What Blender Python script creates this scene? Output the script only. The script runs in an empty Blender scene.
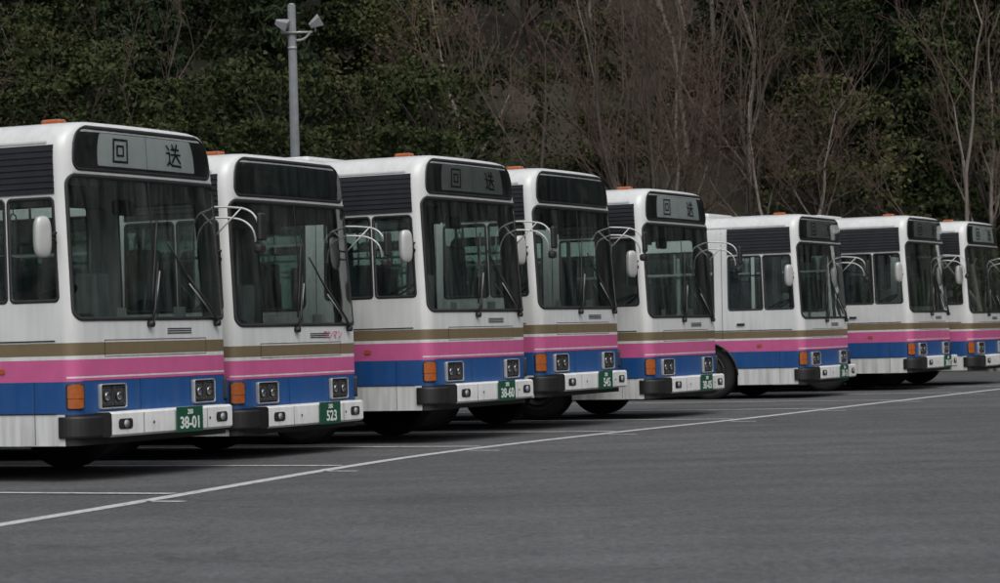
import bpy, bmesh, math, random
import numpy as np
from mathutils import Vector, Matrix

random.seed(7)
scene = bpy.context.scene
COL = scene.collection
scene.view_settings.view_transform = 'Standard'
scene.view_settings.look = 'None'
scene.view_settings.exposure = 0

# ------------------------------------------------------------------ materials
def new_mat(name):
    m = bpy.data.materials.new(name); m.use_nodes = True
    nt = m.node_tree
    for n in list(nt.nodes): nt.nodes.remove(n)
    out = nt.nodes.new('ShaderNodeOutputMaterial')
    return m, nt, out

def N(nt, t, **kw):
    n = nt.nodes.new(t)
    for k, v in kw.items():
        if k in n.inputs.keys(): n.inputs[k].default_value = v
        else: setattr(n, k, v)
    return n

def simple(name, col, rough=0.5, metal=0.0, var=0.12, scale=6.0, coat=0.0, spec=0.5, bump=0.0, dirt=0.0, stretch=(1,1,1)):
    m, nt, out = new_mat(name)
    b = N(nt, 'ShaderNodeBsdfPrincipled')
    b.inputs['Roughness'].default_value = rough
    b.inputs['Metallic'].default_value = metal
    b.inputs['Coat Weight'].default_value = coat
    b.inputs['Specular IOR Level'].default_value = spec
    tc = N(nt, 'ShaderNodeTexCoord')
    mp = N(nt, 'ShaderNodeMapping'); mp.inputs['Scale'].default_value = stretch
    nt.links.new(tc.outputs['Object'], mp.inputs['Vector'])
    no = N(nt, 'ShaderNodeTexNoise'); no.inputs['Scale'].default_value = scale; no.inputs['Detail'].default_value = 6
    nt.links.new(mp.outputs[0], no.inputs['Vector'])
    cr = N(nt, 'ShaderNodeValToRGB')
    cr.color_ramp.elements[0].position = 0.3; cr.color_ramp.elements[1].position = 0.7
    cr.color_ramp.elements[0].color = tuple(c*(1-var) for c in col)+(1,)
    cr.color_ramp.elements[1].color = tuple(min(1,c*(1+var)) for c in col)+(1,)
    nt.links.new(no.outputs['Fac'], cr.inputs['Fac'])
    colout = cr.outputs['Color']
    if dirt > 0:
        # road grime: stronger low on the body, streaky, different on every bus
        sx = N(nt, 'ShaderNodeSeparateXYZ'); nt.links.new(tc.outputs['Object'], sx.inputs[0])
        mr = N(nt, 'ShaderNodeMapRange'); mr.inputs['From Min'].default_value = 0.2; mr.inputs['From Max'].default_value = 1.3
        mr.inputs['To Min'].default_value = 1.0; mr.inputs['To Max'].default_value = 0.30
        nt.links.new(sx.outputs['Z'], mr.inputs['Value'])
        mp2 = N(nt, 'ShaderNodeMapping'); mp2.inputs['Scale'].default_value = (9, 9, 0.7)
        oi = N(nt, 'ShaderNodeObjectInfo')
        ad = N(nt, 'ShaderNodeVectorMath', operation='ADD')
        sc = N(nt, 'ShaderNodeVectorMath', operation='SCALE'); sc.inputs[0].default_value = (31, 17, 5)
        nt.links.new(oi.outputs['Random'], sc.inputs['Scale'])
        nt.links.new(tc.outputs['Object'], ad.inputs[0]); nt.links.new(sc.outputs[0], ad.inputs[1])
        nt.links.new(ad.outputs[0], mp2.inputs['Vector'])
        n2 = N(nt, 'ShaderNodeTexNoise'); n2.inputs['Scale'].default_value = 1.6; n2.inputs['Detail'].default_value = 5
        nt.links.new(mp2.outputs[0], n2.inputs['Vector'])
        r2 = N(nt, 'ShaderNodeMapRange'); r2.inputs['From Min'].default_value = 0.4; r2.inputs['From Max'].default_value = 0.75
        nt.links.new(n2.outputs['Fac'], r2.inputs['Value'])
        mu = N(nt, 'ShaderNodeMath', operation='MULTIPLY'); nt.links.new(mr.outputs[0], mu.inputs[0]); nt.links.new(r2.outputs[0], mu.inputs[1])
        mu2 = N(nt, 'ShaderNodeMath', operation='MULTIPLY'); nt.links.new(mu.outputs[0], mu2.inputs[0]); mu2.inputs[1].default_value = dirt
        mx = N(nt, 'ShaderNodeMix', data_type='RGBA')
        nt.links.new(mu2.outputs[0], mx.inputs['Factor']); nt.links.new(colout, mx.inputs['A'])
        mx.inputs['B'].default_value = (0.13, 0.12, 0.105, 1)
        colout = mx.outputs['Result']
    nt.links.new(colout, b.inputs['Base Color'])
    if bump > 0:
        bp = N(nt, 'ShaderNodeBump'); bp.inputs['Strength'].default_value = bump; bp.inputs['Distance'].default_value = 0.01
        nt.links.new(no.outputs['Fac'], bp.inputs['Height']); nt.links.new(bp.outputs[0], b.inputs['Normal'])
    nt.links.new(b.outputs[0], out.inputs[0])
    return m

def glass_mat(name, tint, dlo=0.01, dust_sheen=0.09, k=1.5):
    m, nt, out = new_mat(name)
    tr = N(nt, 'ShaderNodeBsdfTransparent'); tr.inputs[0].default_value = tint+(1,)
    gl = N(nt, 'ShaderNodeBsdfGlossy'); gl.inputs['Roughness'].default_value = 0.03
    gl.inputs['Color'].default_value = (0.95, 1.0, 0.98, 1)
    tc = N(nt, 'ShaderNodeTexCoord')
    oi = N(nt, 'ShaderNodeObjectInfo')
    sc = N(nt, 'ShaderNodeVectorMath', operation='SCALE'); sc.inputs[0].default_value = (23, 41, 7)
    nt.links.new(oi.outputs['Random'], sc.inputs['Scale'])
    ad0 = N(nt, 'ShaderNodeVectorMath', operation='ADD'); nt.links.new(tc.outputs['Object'], ad0.inputs[0]); nt.links.new(sc.outputs[0], ad0.inputs[1])
    no = N(nt, 'ShaderNodeTexNoise'); no.inputs['Scale'].default_value = 1.1
    nt.links.new(ad0.outputs[0], no.inputs['Vector'])
    bp = N(nt, 'ShaderNodeBump'); bp.inputs['Strength'].default_value = 0.35; bp.inputs['Distance'].default_value = 0.04
    nt.links.new(no.outputs['Fac'], bp.inputs['Height']); nt.links.new(bp.outputs[0], gl.inputs['Normal'])
    fr = N(nt, 'ShaderNodeFresnel'); fr.inputs['IOR'].default_value = 1.52
    ad = N(nt, 'ShaderNodeMath', operation='MULTIPLY_ADD'); ad.inputs[1].default_value = k; ad.inputs[2].default_value = 0.015
    nt.links.new(fr.outputs[0], ad.inputs[0])
    mx = N(nt, 'ShaderNodeMixShader')
    nt.links.new(ad.outputs[0], mx.inputs[0]); nt.links.new(tr.outputs[0], mx.inputs[1]); nt.links.new(gl.outputs[0], mx.inputs[2])
    # film of dust with pale vertical streaks painted in for reflections
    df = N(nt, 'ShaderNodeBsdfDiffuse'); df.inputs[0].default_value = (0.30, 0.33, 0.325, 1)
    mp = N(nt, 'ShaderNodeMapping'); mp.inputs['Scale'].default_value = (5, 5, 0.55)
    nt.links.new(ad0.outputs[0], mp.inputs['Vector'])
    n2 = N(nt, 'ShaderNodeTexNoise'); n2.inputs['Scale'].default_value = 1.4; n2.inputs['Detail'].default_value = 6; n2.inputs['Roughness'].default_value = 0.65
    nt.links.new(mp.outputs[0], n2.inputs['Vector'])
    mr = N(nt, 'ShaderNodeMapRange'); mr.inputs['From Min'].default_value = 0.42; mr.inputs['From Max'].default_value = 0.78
    mr.inputs['To Min'].default_value = dlo; mr.inputs['To Max'].default_value = dust_sheen
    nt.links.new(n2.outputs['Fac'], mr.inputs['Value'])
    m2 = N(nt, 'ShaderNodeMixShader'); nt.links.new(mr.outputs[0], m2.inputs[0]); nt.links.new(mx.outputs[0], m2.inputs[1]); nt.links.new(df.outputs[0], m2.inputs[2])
    nt.links.new(m2.outputs[0], out.inputs[0])
    return m

M = {}
M['white'] = simple('bus_paint_white', (0.60, 0.615, 0.61), 0.34, coat=0.2, var=0.05, scale=2, dirt=0.5)
M['bumper'] = simple('bumper_white', (0.70, 0.71, 0.70), 0.4, coat=0.1, var=0.08, scale=5, dirt=0.25)
M['brown'] = simple('bus_paint_brown', (0.160, 0.122, 0.068), 0.4, coat=0.15, var=0.08, dirt=0.3)
M['pink']  = simple('bus_paint_pink', (0.51, 0.10, 0.25), 0.4, coat=0.15, var=0.06, dirt=0.25)
M['blue']  = simple('bus_paint_blue', (0.009, 0.068, 0.225), 0.38, coat=0.15, var=0.08, dirt=0.2)
M['black'] = simple('black_rubber', (0.014, 0.014, 0.015), 0.55, var=0.3)
M['dark']  = simple('underbody_dark', (0.012, 0.012, 0.013), 0.8, var=0.4)
M['louvre'] = simple('louvre_dark', (0.012, 0.013, 0.016), 0.5, var=0.2, spec=0.3)
M['interior'] = simple('interior_grey', (0.36, 0.38, 0.37), 0.7, var=0.15)
M['dash'] = simple('dashboard_grey', (0.075, 0.08, 0.08), 0.6, var=0.2)
M['seat'] = simple('seat_cloth', (0.06, 0.10, 0.16), 0.9, var=0.3, scale=20)
M['chrome'] = simple('lamp_reflector', (0.36, 0.37, 0.38), 0.18, metal=0.9, var=0.2, scale=30)
M['orange'] = simple('amber_lens', (0.33, 0.085, 0.018), 0.25, var=0.2, coat=0.5, scale=30)
M['red'] = simple('red_lens', (0.35, 0.02, 0.02), 0.25, var=0.15, coat=0.5)
M['metal'] = simple('mirror_stay_white', (0.44, 0.45, 0.44), 0.35, metal=0.2, var=0.1)
M['tyre'] = simple('tyre_rubber', (0.016, 0.016, 0.017), 0.85, var=0.3, scale=30, bump=0.3)
M['rim'] = simple('wheel_rim', (0.04, 0.04, 0.04), 0.6, metal=0.2, var=0.3)
M['plate'] = simple('number_plate_green', (0.008, 0.070, 0.038), 0.4, var=0.1)
M['ptext'] = simple('plate_lettering', (0.62, 0.65, 0.63), 0.5, var=0.05)
M['signA'] = simple('sign_blind_white', (0.66, 0.70, 0.68), 0.7, var=0.05)
M['signB'] = simple('sign_blind_grey', (0.22, 0.24, 0.23), 0.7, var=0.08)
M['signC'] = simple('sign_blind_dark', (0.022, 0.035, 0.034), 0.5, var=0.2)
M['ink'] = simple('sign_ink', (0.015, 0.015, 0.018), 0.6, var=0.1)
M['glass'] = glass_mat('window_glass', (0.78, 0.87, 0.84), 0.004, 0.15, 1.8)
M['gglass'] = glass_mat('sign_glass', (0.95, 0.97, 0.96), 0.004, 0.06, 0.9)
M['concrete'] = simple('pole_concrete', (0.125, 0.135, 0.142), 0.85, var=0.15, scale=8, bump=0.3)
M['galv'] = simple('galvanised_steel', (0.32, 0.33, 0.34), 0.5, metal=0.4, var=0.15)

# ------------------------------------------------------------------ mesh builder
class MB:
    def __init__(s): s.v=[]; s.f=[]; s.m=[]; s.mats=[]; s.sm=[]
    def mi(s, mat):
        if mat not in s.mats: s.mats.append(mat)
        return s.mats.index(mat)
    def add(s, vs, fs, mat, smooth=True):
        o = len(s.v); s.v.extend([tuple(v) for v in vs])
        k = s.mi(mat)
        for f in fs:
            s.f.append(tuple(o+i for i in f)); s.m.append(k); s.sm.append(smooth)
    def mesh(s, name):
        me = bpy.data.meshes.new(name)
        me.from_pydata(s.v, [], s.f)
        for mt in s.mats: me.materials.append(mt)
        me.polygons.foreach_set('material_index', s.m)
        me.polygons.foreach_set('use_smooth', s.sm)
        me.update()
        return me

def obj(name, me, parent=None, loc=(0,0,0), rot=(0,0,0), scale=(1,1,1)):
    o = bpy.data.objects.new(name, me); COL.objects.link(o)
    o.location = loc; o.rotation_euler = rot; o.scale = scale
    if parent: o.parent = parent
    return o

def empty(name, loc=(0,0,0), rot=(0,0,0)):
    o = bpy.data.objects.new(name, None); COL.objects.link(o)
    o.location = loc; o.rotation_euler = rot; o.empty_display_size = 0.3
    return o

def box(mb, c, size, mat, bev=0.01, rot=None, seg=2):
    bm = bmesh.new(); bmesh.ops.create_cube(bm, size=1)
    for v in bm.verts: v.co = Vector((v.co.x*size[0], v.co.y*size[1], v.co.z*size[2]))
    if bev > 0: bmesh.ops.bevel(bm, geom=bm.edges[:], offset=bev, segments=seg, affect='EDGES', profile=0.5)
    R = rot if rot is not None else Matrix.Identity(3)
    bm.verts.index_update()
    vs = [R @ v.co + Vector(c) for v in bm.verts]
    fs = [[v.index for v in f.verts] for f in bm.faces]
    bm.free()
    mb.add(vs, fs, mat, False)

def tube(mb, pts, rad, mat, n=8, caps=True):
    pts = [Vector(p) for p in pts]
    rads = rad if isinstance(rad, (list, tuple)) else [rad]*len(pts)
    vs = []; fs = []
    prev = None
    for i, p in enumerate(pts):
        if i == 0: t = pts[1]-pts[0]
        elif i == len(pts)-1: t = pts[-1]-pts[-2]
        else: t = (pts[i+1]-pts[i-1])
        t.normalize()
        if prev is None:
            up = Vector((0,0,1)) if abs(t.z) < 0.9 else Vector((1,0,0))
            a = t.cross(up).normalized()
        else:
            a = (prev - t*prev.dot(t)).normalized()
        prev = a
        b = t.cross(a)
        for k in range(n):
            an = 2*math.pi*k/n
            vs.append(p + (a*math.cos(an)+b*math.sin(an))*rads[i])
    for i in range(len(pts)-1):
        for k in range(n):
            fs.append((i*n+k, i*n+(k+1)%n, (i+1)*n+(k+1)%n, (i+1)*n+k))
    if caps:
        fs.append(tuple(range(n-1,-1,-1))); fs.append(tuple((len(pts)-1)*n+k for k in range(n)))
    mb.add(vs, fs, mat)

def smooth_path(pts, k=5):
    out = []; P = [Vector(p) for p in pts]
    P = [P[0]]+P+[P[-1]]
    for i in range(1, len(P)-2):
        for j in range(k):
            t = j/k
            p0,p1,p2,p3 = P[i-1],P[i],P[i+1],P[i+2]
            out.append(0.5*((2*p1)+(-p0+p2)*t+(2*p0-5*p1+4*p2-p3)*t*t+(-p0+3*p1-3*p2+p3)*t**3))
    out.append(P[-2]); return out

def lathe_y(mb, c, prof, mats, n=36):
    vs = []
    for r, y in prof:
        for k in range(n):
            a = 2*math.pi*k/n
            vs.append((c[0]+r*math.cos(a), c[1]+y, c[2]+r*math.sin(a)))
    for i in range(len(prof)-1):
        fs = [(k, (k+1)%n, n+(k+1)%n, n+k) for k in range(n)]
        mb.add([vs[j] for j in range(i*n, (i+2)*n)], fs, mats[i])

# ------------------------------------------------------------------ bus surface
W = 1.225; R_C = 0.14; A = W-R_C; BOW = 0.03; ARC = R_C*math.pi/2
WE = A+ARC     # arc-length where the side begins
LEN = 10.3
YT = [(0,0),(1.3,0),(2.5,.03),(2.74,.04),(2.85,.055),(2.93,.09),(2.99,.14),(3.035,.21),(3.065,.34),(3.085,.56),(3.095,W-0.001)]
XT = [(0,0),(1.3,0),(2.6,.075),(2.99,.095),(3.035,.105),(3.06,.13),(3.075,.18),(3.085,.3),(3.095,.5)]
def interp(T, z):
    if z <= T[0][0]: return T[0][1]
    for (a,b),(c,d) in zip(T, T[1:]):
        if z <= c: return b+(d-b)*(z-a)/(c-a)
    return T[-1][1]
def plan(w):
    s = 1 if w >= 0 else -1; q = abs(w)
    if q <= A: return (-BOW*(q/A)**2, w)
    if q <= WE:
        t = (q-A)/R_C
        return (-BOW-R_C*(1-math.cos(t)), s*(A+R_C*math.sin(t)))
    return (-BOW-R_C-(q-WE), s*W)
def P0(w, z):
    x, y = plan(w)
    fade = max(0.0, min(1.0, 1+(x+BOW+R_C)/1.2)) if x < -(BOW+R_C) else 1.0
    x -= interp(XT, z)*fade
    y *= (W-interp(YT, z))/W
    return Vector((x, y, z))
def S(w, z, off=0.0):
    p = P0(w, z)
    if off == 0: return p
    e = 0.004
    n = (P0(w+e, z)-P0(w-e, z)).cross(P0(w, z+e)-P0(w, z-e))
    if n.length < 1e-9: return p
    n.normalize()
    return p+n*off

def wcols(w0, w1, r=0.0, step=0.09):
    c = set([round(w0,5), round(w1,5)])
    k = max(1, int(math.ceil((w1-w0)/step)))
    for i in range(k+1): c.add(round(w0+(w1-w0)*i/k, 5))
    if r > 0:
        for i in range(9):
            t = math.pi/2*i/8
            d = r*(1-math.cos(t))
            c.add(round(w0+d,5)); c.add(round(w1-d,5))
    for a in (-WE, -A, A, WE):
        if w0 < a < w1: c.add(round(a,5))
    for i in range(1, 8):
        for sgn in (-1, 1):
            a = sgn*(A+ARC*i/8)
            if w0 < a < w1: c.add(round(a,5))
    return sorted(c)
def rinset(w, w0, w1, r):
    d = min(w-w0, w1-w)
    if r <= 0 or d >= r: return 0.0
    d = max(0, d)
    return r-math.sqrt(max(0, r*r-(r-d)**2))
def patch(mb, w0, w1, z0, z1, r, off, mat, nz=4, step=0.09):
    cs = wcols(w0, w1, r, step); vs = []; fs = []
    for w in cs:
        i = rinset(w, w0, w1, r)
        for k in range(nz+1):
            vs.append(S(w, z0+i+(z1-z0-2*i)*k/nz, off))
    n = nz+1
    for j in range(len(cs)-1):
        for k in range(nz):
            fs.append((j*n+k, (j+1)*n+k, (j+1)*n+k+1, j*n+k+1))
    mb.add(vs, fs, mat)
def filler(mb, w0, w1, z0, z1, r, mat):
    for side in (0, 1):
        for rng in ((w0, w0+r), (w1-r, w1)):
            cs = [c for c in wcols(w0, w1, r) if rng[0]-1e-6 <= c <= rng[1]+1e-6]
            vs = []; fs = []
            for w in cs:
                i = rinset(w, w0, w1, r)
                if side == 0: vs += [S(w, z0), S(w, z0+i)]
                else: vs += [S(w, z1-i), S(w, z1)]
            for j in range(len(cs)-1): fs.append((2*j, 2*j+2, 2*j+3, 2*j+1))
            mb.add(vs, fs, mat)
def outline(w0, w1, z0, z1, r):
    pts = []
    def arc(cx, cz, a0):
        for i in range(7):
            a = a0+math.pi/2*i/6
            pts.append((cx+r*math.cos(a), cz+r*math.sin(a)))
    def seg(p, q):
        L = math.hypot(q[0]-p[0], q[1]-p[1]); k = max(1, int(L/0.06))
        for i in range(1, k): pts.append((p[0]+(q[0]-p[0])*i/k, p[1]+(q[1]-p[1])*i/k))
    arc(w1-r, z1-r, 0); seg((w1-r, z1), (w0+r, z1)); arc(w0+r, z1-r, math.pi/2); seg((w0, z1-r), (w0, z0+r))
    arc(w0+r, z0+r, math.pi); seg((w0+r, z0), (w1-r, z0)); arc(w1-r, z0+r, 1.5*math.pi); seg((w1, z0+r), (w1, z1-r))
    return pts
def ring(mb, w0, w1, z0, z1, r, wi, wo, h, mat, base=-0.006):
    base_pts = outline(w0, w1, z0, z1, r); n = len(base_pts)
    def off_pt(i, d):
        p = base_pts[i]; a = base_pts[i-1]; b = base_pts[(i+1) % n]
        tx, tz = b[0]-a[0], b[1]-a[1]; L = math.hypot(tx, tz) or 1
        return (p[0]+tz/L*d, p[1]-tx/L*d)
    vs = []; fs = []
    prof = [(-wi, base), (-wi, h*0.7), (-wi*0.3, h), (wo*0.3, h), (wo, h*0.6), (wo, -0.002)]
    for i in range(n):
        for d, f in prof:
            q = off_pt(i, d); vs.append(S(q[0], q[1], f))
    m = len(prof)
    for i in range(n):
        j = (i+1) % n
        for k in range(m-1): fs.append((i*m+k, i*m+k+1, j*m+k+1, j*m+k))
    mb.add(vs, fs, mat)

# windows (holes): w0,w1,z0,z1,r
WSW = A+ARC*0.45
WS = (-WSW, WSW, 1.36, 2.595, 0.09)
holes = [WS]
side_near = [(-(WE+0.50), -(WE+0.0), 1.52, 2.40, 0.04), (-(WE+1.14), -(WE+0.54), 1.52, 2.40, 0.04)]
s0 = 1.40
pw = []
while s0+1.45 < LEN-0.6:
    pw.append((s0, s0+1.36)); s0 += 1.45
for a, b in pw: side_near.append((-(WE+b), -(WE+a), 1.42, 2.50, 0.08))
side_far = [(WE+0.12, WE+1.05, 0.50, 2.45, 0.06)] + [(WE+a, WE+b, 1.42, 2.50, 0.08) for a, b in pw]
holes += side_near+side_far
WX_F = -1.72; WX_R = -7.2; TR = 0.47; AR = 0.54
def arch(w):
    x, y = plan(w)
    if abs(y) < W-0.01: return 0
    z = 0
    for cx in (WX_F, WX_R):
        d = abs(x-cx)
        if d < AR: z = max(z, 0.45+math.sqrt(AR*AR-d*d))
    return z

def build_shell():
    mb = MB()
    WM = WE+LEN-R_C-BOW
    cols = set(wcols(-WM, WM, 0, 0.12))
    for h in holes: cols.add(round(h[0],5)); cols.add(round(h[1],5))
    for cx in (WX_F, WX_R):
        s = -cx-BOW-R_C
        for i in range(-12, 13):
            q = AR*math.sin(math.pi/2*i/12)
            for sg in (-1, 1): cols.add(round(sg*(WE+s+q), 5))
    cs = sorted(cols)
    c2 = [cs[0]]
    for c in cs[1:]:
        if c-c2[-1] > 0.0008: c2.append(c)
    cs = c2
    zl = [0.29,0.42,0.50,0.555,0.70,0.834,0.862,0.876,1.02,1.053,1.163,1.36,1.42,1.52,1.8,2.1,2.40,2.45,2.50,2.595,2.66,2.74,2.80,2.85,2.89,2.93,2.96,2.99,3.015,3.035,3.05,3.065,3.075,3.085,3.095]
    nz = len(zl); vs = []
    for w in cs:
        a = arch(w)
        for z in zl: vs.append(S(w, max(z, a)))
    def matfor(w, z):
        q = abs(w)
        if z < 0.555: return M['black'] if q < WE-0.02 else M['white']
        if z < 0.834: return M['blue']
        if z < 0.862: return M['pink']
        if z < 0.876: return M['white'] if q < WE-0.05 else M['pink']
        if z < 1.02: return M['pink']
        if z < 1.053: return M['white']
        if z < 1.163: return M['brown']
        return M['white']
    groups = {}
    for j in range(len(cs)-1):
        wm = (cs[j]+cs[j+1])/2
        for k in range(nz-1):
            zm = (zl[k]+zl[k+1])/2
            if any(h[0] < wm < h[1] and h[2] < zm < h[3] for h in holes): continue
            a = [j*nz+k, (j+1)*nz+k, (j+1)*nz+k+1, j*nz+k+1]
            if arch(cs[j]) >= zl[k+1] and arch(cs[j+1]) >= zl[k+1]: continue
            groups.setdefault(id(matfor(wm, zm)), (matfor(wm, zm), []))[1].append(tuple(a))
    o = len(mb.v); mb.v.extend([tuple(v) for v in vs])
    for mt, fs in groups.values():
        k = mb.mi(mt)
        for f in fs: mb.f.append(tuple(o+i for i in f)); mb.m.append(k); mb.sm.append(True)
    rv = []; rf = []
    for z in zl:
        rv += [S(-WM, z), S(WM, z)]
    for k in range(nz-1): rf.append((2*k+1, 2*k, 2*k+2, 2*k+3))
    for k, f in enumerate(rf):
        mb.add([rv[i] for i in f], [(0,1,2,3)], matfor(3, (zl[k]+zl[k+1])/2), False)
    xr = P0(WM, 1.0).x
    box(mb, (xr-0.01, 0, 2.0), (0.03, 2.0, 0.8), M['black'], 0.01)
    box(mb, (xr-0.06, 0, 0.45), (0.14, 2.3, 0.18), M['white'], 0.02)
    for sg in (-1, 1):
        box(mb, (xr-0.02, sg*1.0, 0.85), (0.05, 0.22, 0.34), M['red'], 0.01)
    for h in holes:
        filler(mb, *h[:4], h[4], M['white'])
        if h is WS: ring(mb, *h, 0.020, 0.014, 0.012, M['black'])
        else: ring(mb, *h, 0.018, 0.012, 0.008, M['black'])
    # sliding-sash rails across the passenger windows
    for a, b in pw:
        for sg in (-1, 1):
            lo, hi = (-(WE+b-0.02), -(WE+a+0.02)) if sg < 0 else (WE+a+0.02, WE+b-0.02)
            patch(mb, lo, hi, 2.12, 2.15, 0, 0.003, M['galv'], 1, 0.4)
            m_ = (lo+hi)/2; patch(mb, m_-0.015, m_+0.015, 2.152, 2.48, 0, 0.003, M['galv'], 1)
    for cx in (WX_F, WX_R):
        for sg in (-1, 1):
            pts = [Vector((cx+AR*math.cos(math.pi*i/16), sg*(W+0.004), 0.45+AR*math.sin(math.pi*i/16))) for i in range(17)]
            tube(mb, pts, 0.016, M['black'], 6)
            vs = []; fs = []
            for i in range(17):
                a = math.pi*i/16
                for y in (W-0.002, W-0.45): vs.append((cx+(AR+.0)*math.cos(a), sg*y, 0.45+AR*math.sin(a)))
            for i in range(16): fs.append((2*i, 2*i+2, 2*i+3, 2*i+1))
            mb.add(vs, fs, M['dark'])
            box(mb, (cx, sg*(W-0.46), 0.68), (1.1, 0.02, 0.7), M['dark'], 0)
    box(mb, (-LEN/2-0.3, 0, 0.40), (LEN-1.2, 1.5, 0.16), M['dark'], 0.02)
    box(mb, (-0.40, 0, 0.42), (0.5, 2.1, 0.14), M['dark'], 0.02)
    box(mb, (-LEN/2-0.1, 0, 0.50), (LEN-0.5, 1.52, 0.03), M['dark'], 0)
    # louvred panel above driver's window with real slats
    w0, w1 = -(WE+1.15), -(WE-0.02); zs = []; nsl = 8
    z0, z1 = 2.435, 2.855
    for i in range(nsl):
        a = z0+(z1-z0)*i/nsl; b = z0+(z1-z0)*(i+1)/nsl
        zs += [(a, 0.011), (b-0.012, 0.004), (b-0.004, 0.004)]
    zs.append((z1, 0.004))
    for lo, hi in ((w0, w1), (-w1, -w0)):
        cs2 = wcols(lo, hi, 0, 0.12); vs = []; fs = []
        for w in cs2:
            for z, f in zs: vs.append(S(w, z, f))
        n = len(zs)
        for j in range(len(cs2)-1):
            for k in range(n-1): fs.append((j*n+k, (j+1)*n+k, (j+1)*n+k+1, j*n+k+1))
        mb.add(vs, fs, M['louvre'], False)
    for sg in (-1, 1):
        lo, hi = (-(WM-0.05), -(WE+0.05)) if sg < 0 else (WE+1.2, WM-0.05)
        patch(mb, lo, hi, 1.175, 1.187, 0, 0.008, M['louvre'], 1, 0.5)
        patch(mb, lo, hi, 0.556, 0.566, 0, 0.008, M['louvre'], 1, 0.5)
        patch(mb, lo, hi, 2.87, 2.887, 0, 0.014, M['metal'], 1, 0.5)
    for s in (0.28, 2.4, 3.6, 4.8):
        for sg in (-1, 1):
            w = sg*(WE+s); patch(mb, w-0.003, w+0.003, 0.30, 0.83 if s < 1 else 0.55, 0, 0.002, M['black'], 2)
    patch(mb, -(WE+1.26), -(WE+1.252), 1.05, 2.8, 0, 0.002, M['louvre'], 6)
    def line(w0, w1, z0, z1): patch(mb, w0, w1, z0, z1, 0, 0.0025, M['louvre'], 2)
    line(-0.80, 0.80, 1.178, 1.184); line(-0.80, 0.80, 1.038, 1.043)
    line(-0.803, -0.797, 1.038, 1.184); line(0.797, 0.803, 1.038, 1.184)
    line(-1.12, 1.12, 0.836, 0.840)
    line(-0.3, -0.294, 0.57, 0.836); line(0.5, 0.506, 0.57, 0.836)
    for i in range(3): patch(mb, 0.15, 0.55, 1.225+i*0.02, 1.235+i*0.02, 0, 0.003, M['louvre'], 1)
    patch(mb, -0.012, 0.012, 1.36, 2.595, 0, 0.006, M['black'], 6)
    patch(mb, -1.12, 1.12, 2.612, 2.624, 0, 0.012, M['metal'], 1)
    ring(mb, -1.10, 1.10, 2.65, 3.018, 0.08, 0.018, 0.014, 0.012, M['black'])
    patch(mb, -1.10, 1.10, 2.65, 3.018, 0.08, 0.002, M['black'], 6)
    # bumper
    prof = [(-0.02,.565),(.15,.565),(.173,.548),(.175,.47),(.173,.372),(.15,.352),(-0.02,.352)]
    BW = 0.95
    for lo, hi, mt in ((-BW, BW, 'white'), (-WE-0.03, -BW, 'black'), (BW, WE+0.03, 'black')):
        cs2 = wcols(lo, hi, 0, 0.06); vs = []; fs = []
        for w in cs2:
            t = max(0, (abs(w)-BW)/(WE+0.03-BW))
            k = 1.0 if mt == 'white' else 0.42*(1-0.8*t*t)
            for f, z in prof: vs.append(S(w, z if mt == 'white' else 0.445+(z-0.458)*0.85, f*k))
        n = len(prof)
        for j in range(len(cs2)-1):
            for q in range(n-1): fs.append((j*n+q+1, (j+1)*n+q+1, (j+1)*n+q, j*n+q))
        mb.add(vs, fs, M['bumper' if mt == 'white' else 'black'], False)
        if mt == 'white':
            mb.add(vs, [tuple(range(n)), tuple((len(cs2)-1)*n+q for q in range(n-1,-1,-1))], M['black'], False)
    for sg in (-1, 1):
        a = sg*0.76
        patch(mb, a-0.10, a+0.10, 0.415, 0.505, 0.03, 0.1775, M['black'], 2)
        c = S(a, 0.46, 0.18)
        tube(mb, [c, c+Vector((0.012,0,0))], 0.034, M['galv'], 16)
    for w in (-0.35, 0.55): patch(mb, w-0.012, w+0.012, 0.445, 0.469, 0.008, 0.1775, M['black'], 1)
    patch(mb, -0.5, -0.494, 0.37, 0.548, 0, 0.177, M['louvre'], 1); patch(mb, 0.5, 0.506, 0.37, 0.548, 0, 0.177, M['louvre'], 1)
    # headlight units
    for sg in (-1, 1):
        a, b = (0.54, 0.90)
        lo, hi = (a, b) if sg > 0 else (-b, -a)
        ring(mb, lo, hi, 0.595, 0.80, 0.02, 0.006, 0.006, 0.034, M['galv'])
        patch(mb, lo, hi, 0.595, 0.80, 0.02, 0.010, M['black'], 2)
        for c0 in (lo+0.016, (lo+hi)/2+0.007):
            c1 = c0+(hi-lo)/2-0.023
            ring(mb, c0, c1, 0.617, 0.78, 0.02, 0.010, 0.004, 0.030, M['black'])
            patch(mb, c0+0.012, c1-0.012, 0.630, 0.767, 0.02, 0.016, M['chrome'], 2)
            cc = S((c0+c1)/2, 0.698, 0.017)
            tube(mb, [cc, cc+Vector((0.010,0,0))], [0.056, 0.050], M['louvre'], 20)
            tube(mb, [cc+Vector((0.0102,0,0)), cc+Vector((0.016,0,0))], [0.046, 0.026], M['chrome'], 20)
        lo, hi = (1.12, 1.25) if sg > 0 else (-1.25, -1.12)
        ring(mb, lo, hi, 0.605, 0.81, 0.02, 0.008, 0.008, 0.03, M['black'])
        patch(mb, lo, hi, 0.69, 0.81, 0.015, 0.026, M['orange'], 3)
        patch(mb, lo, hi, 0.605, 0.686, 0.015, 0.024, M['orange'], 3)
        w = sg*(WE+0.62)
        patch(mb, w-0.04, w+0.04, 0.91, 0.95, 0.015, 0.012, M['orange'], 1)
    box(mb, P0(-0.95, 3.04)+Vector((-0.42, 0.05, 0.05)), (0.20, 0.12, 0.05), M['orange'], 0.02)
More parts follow.
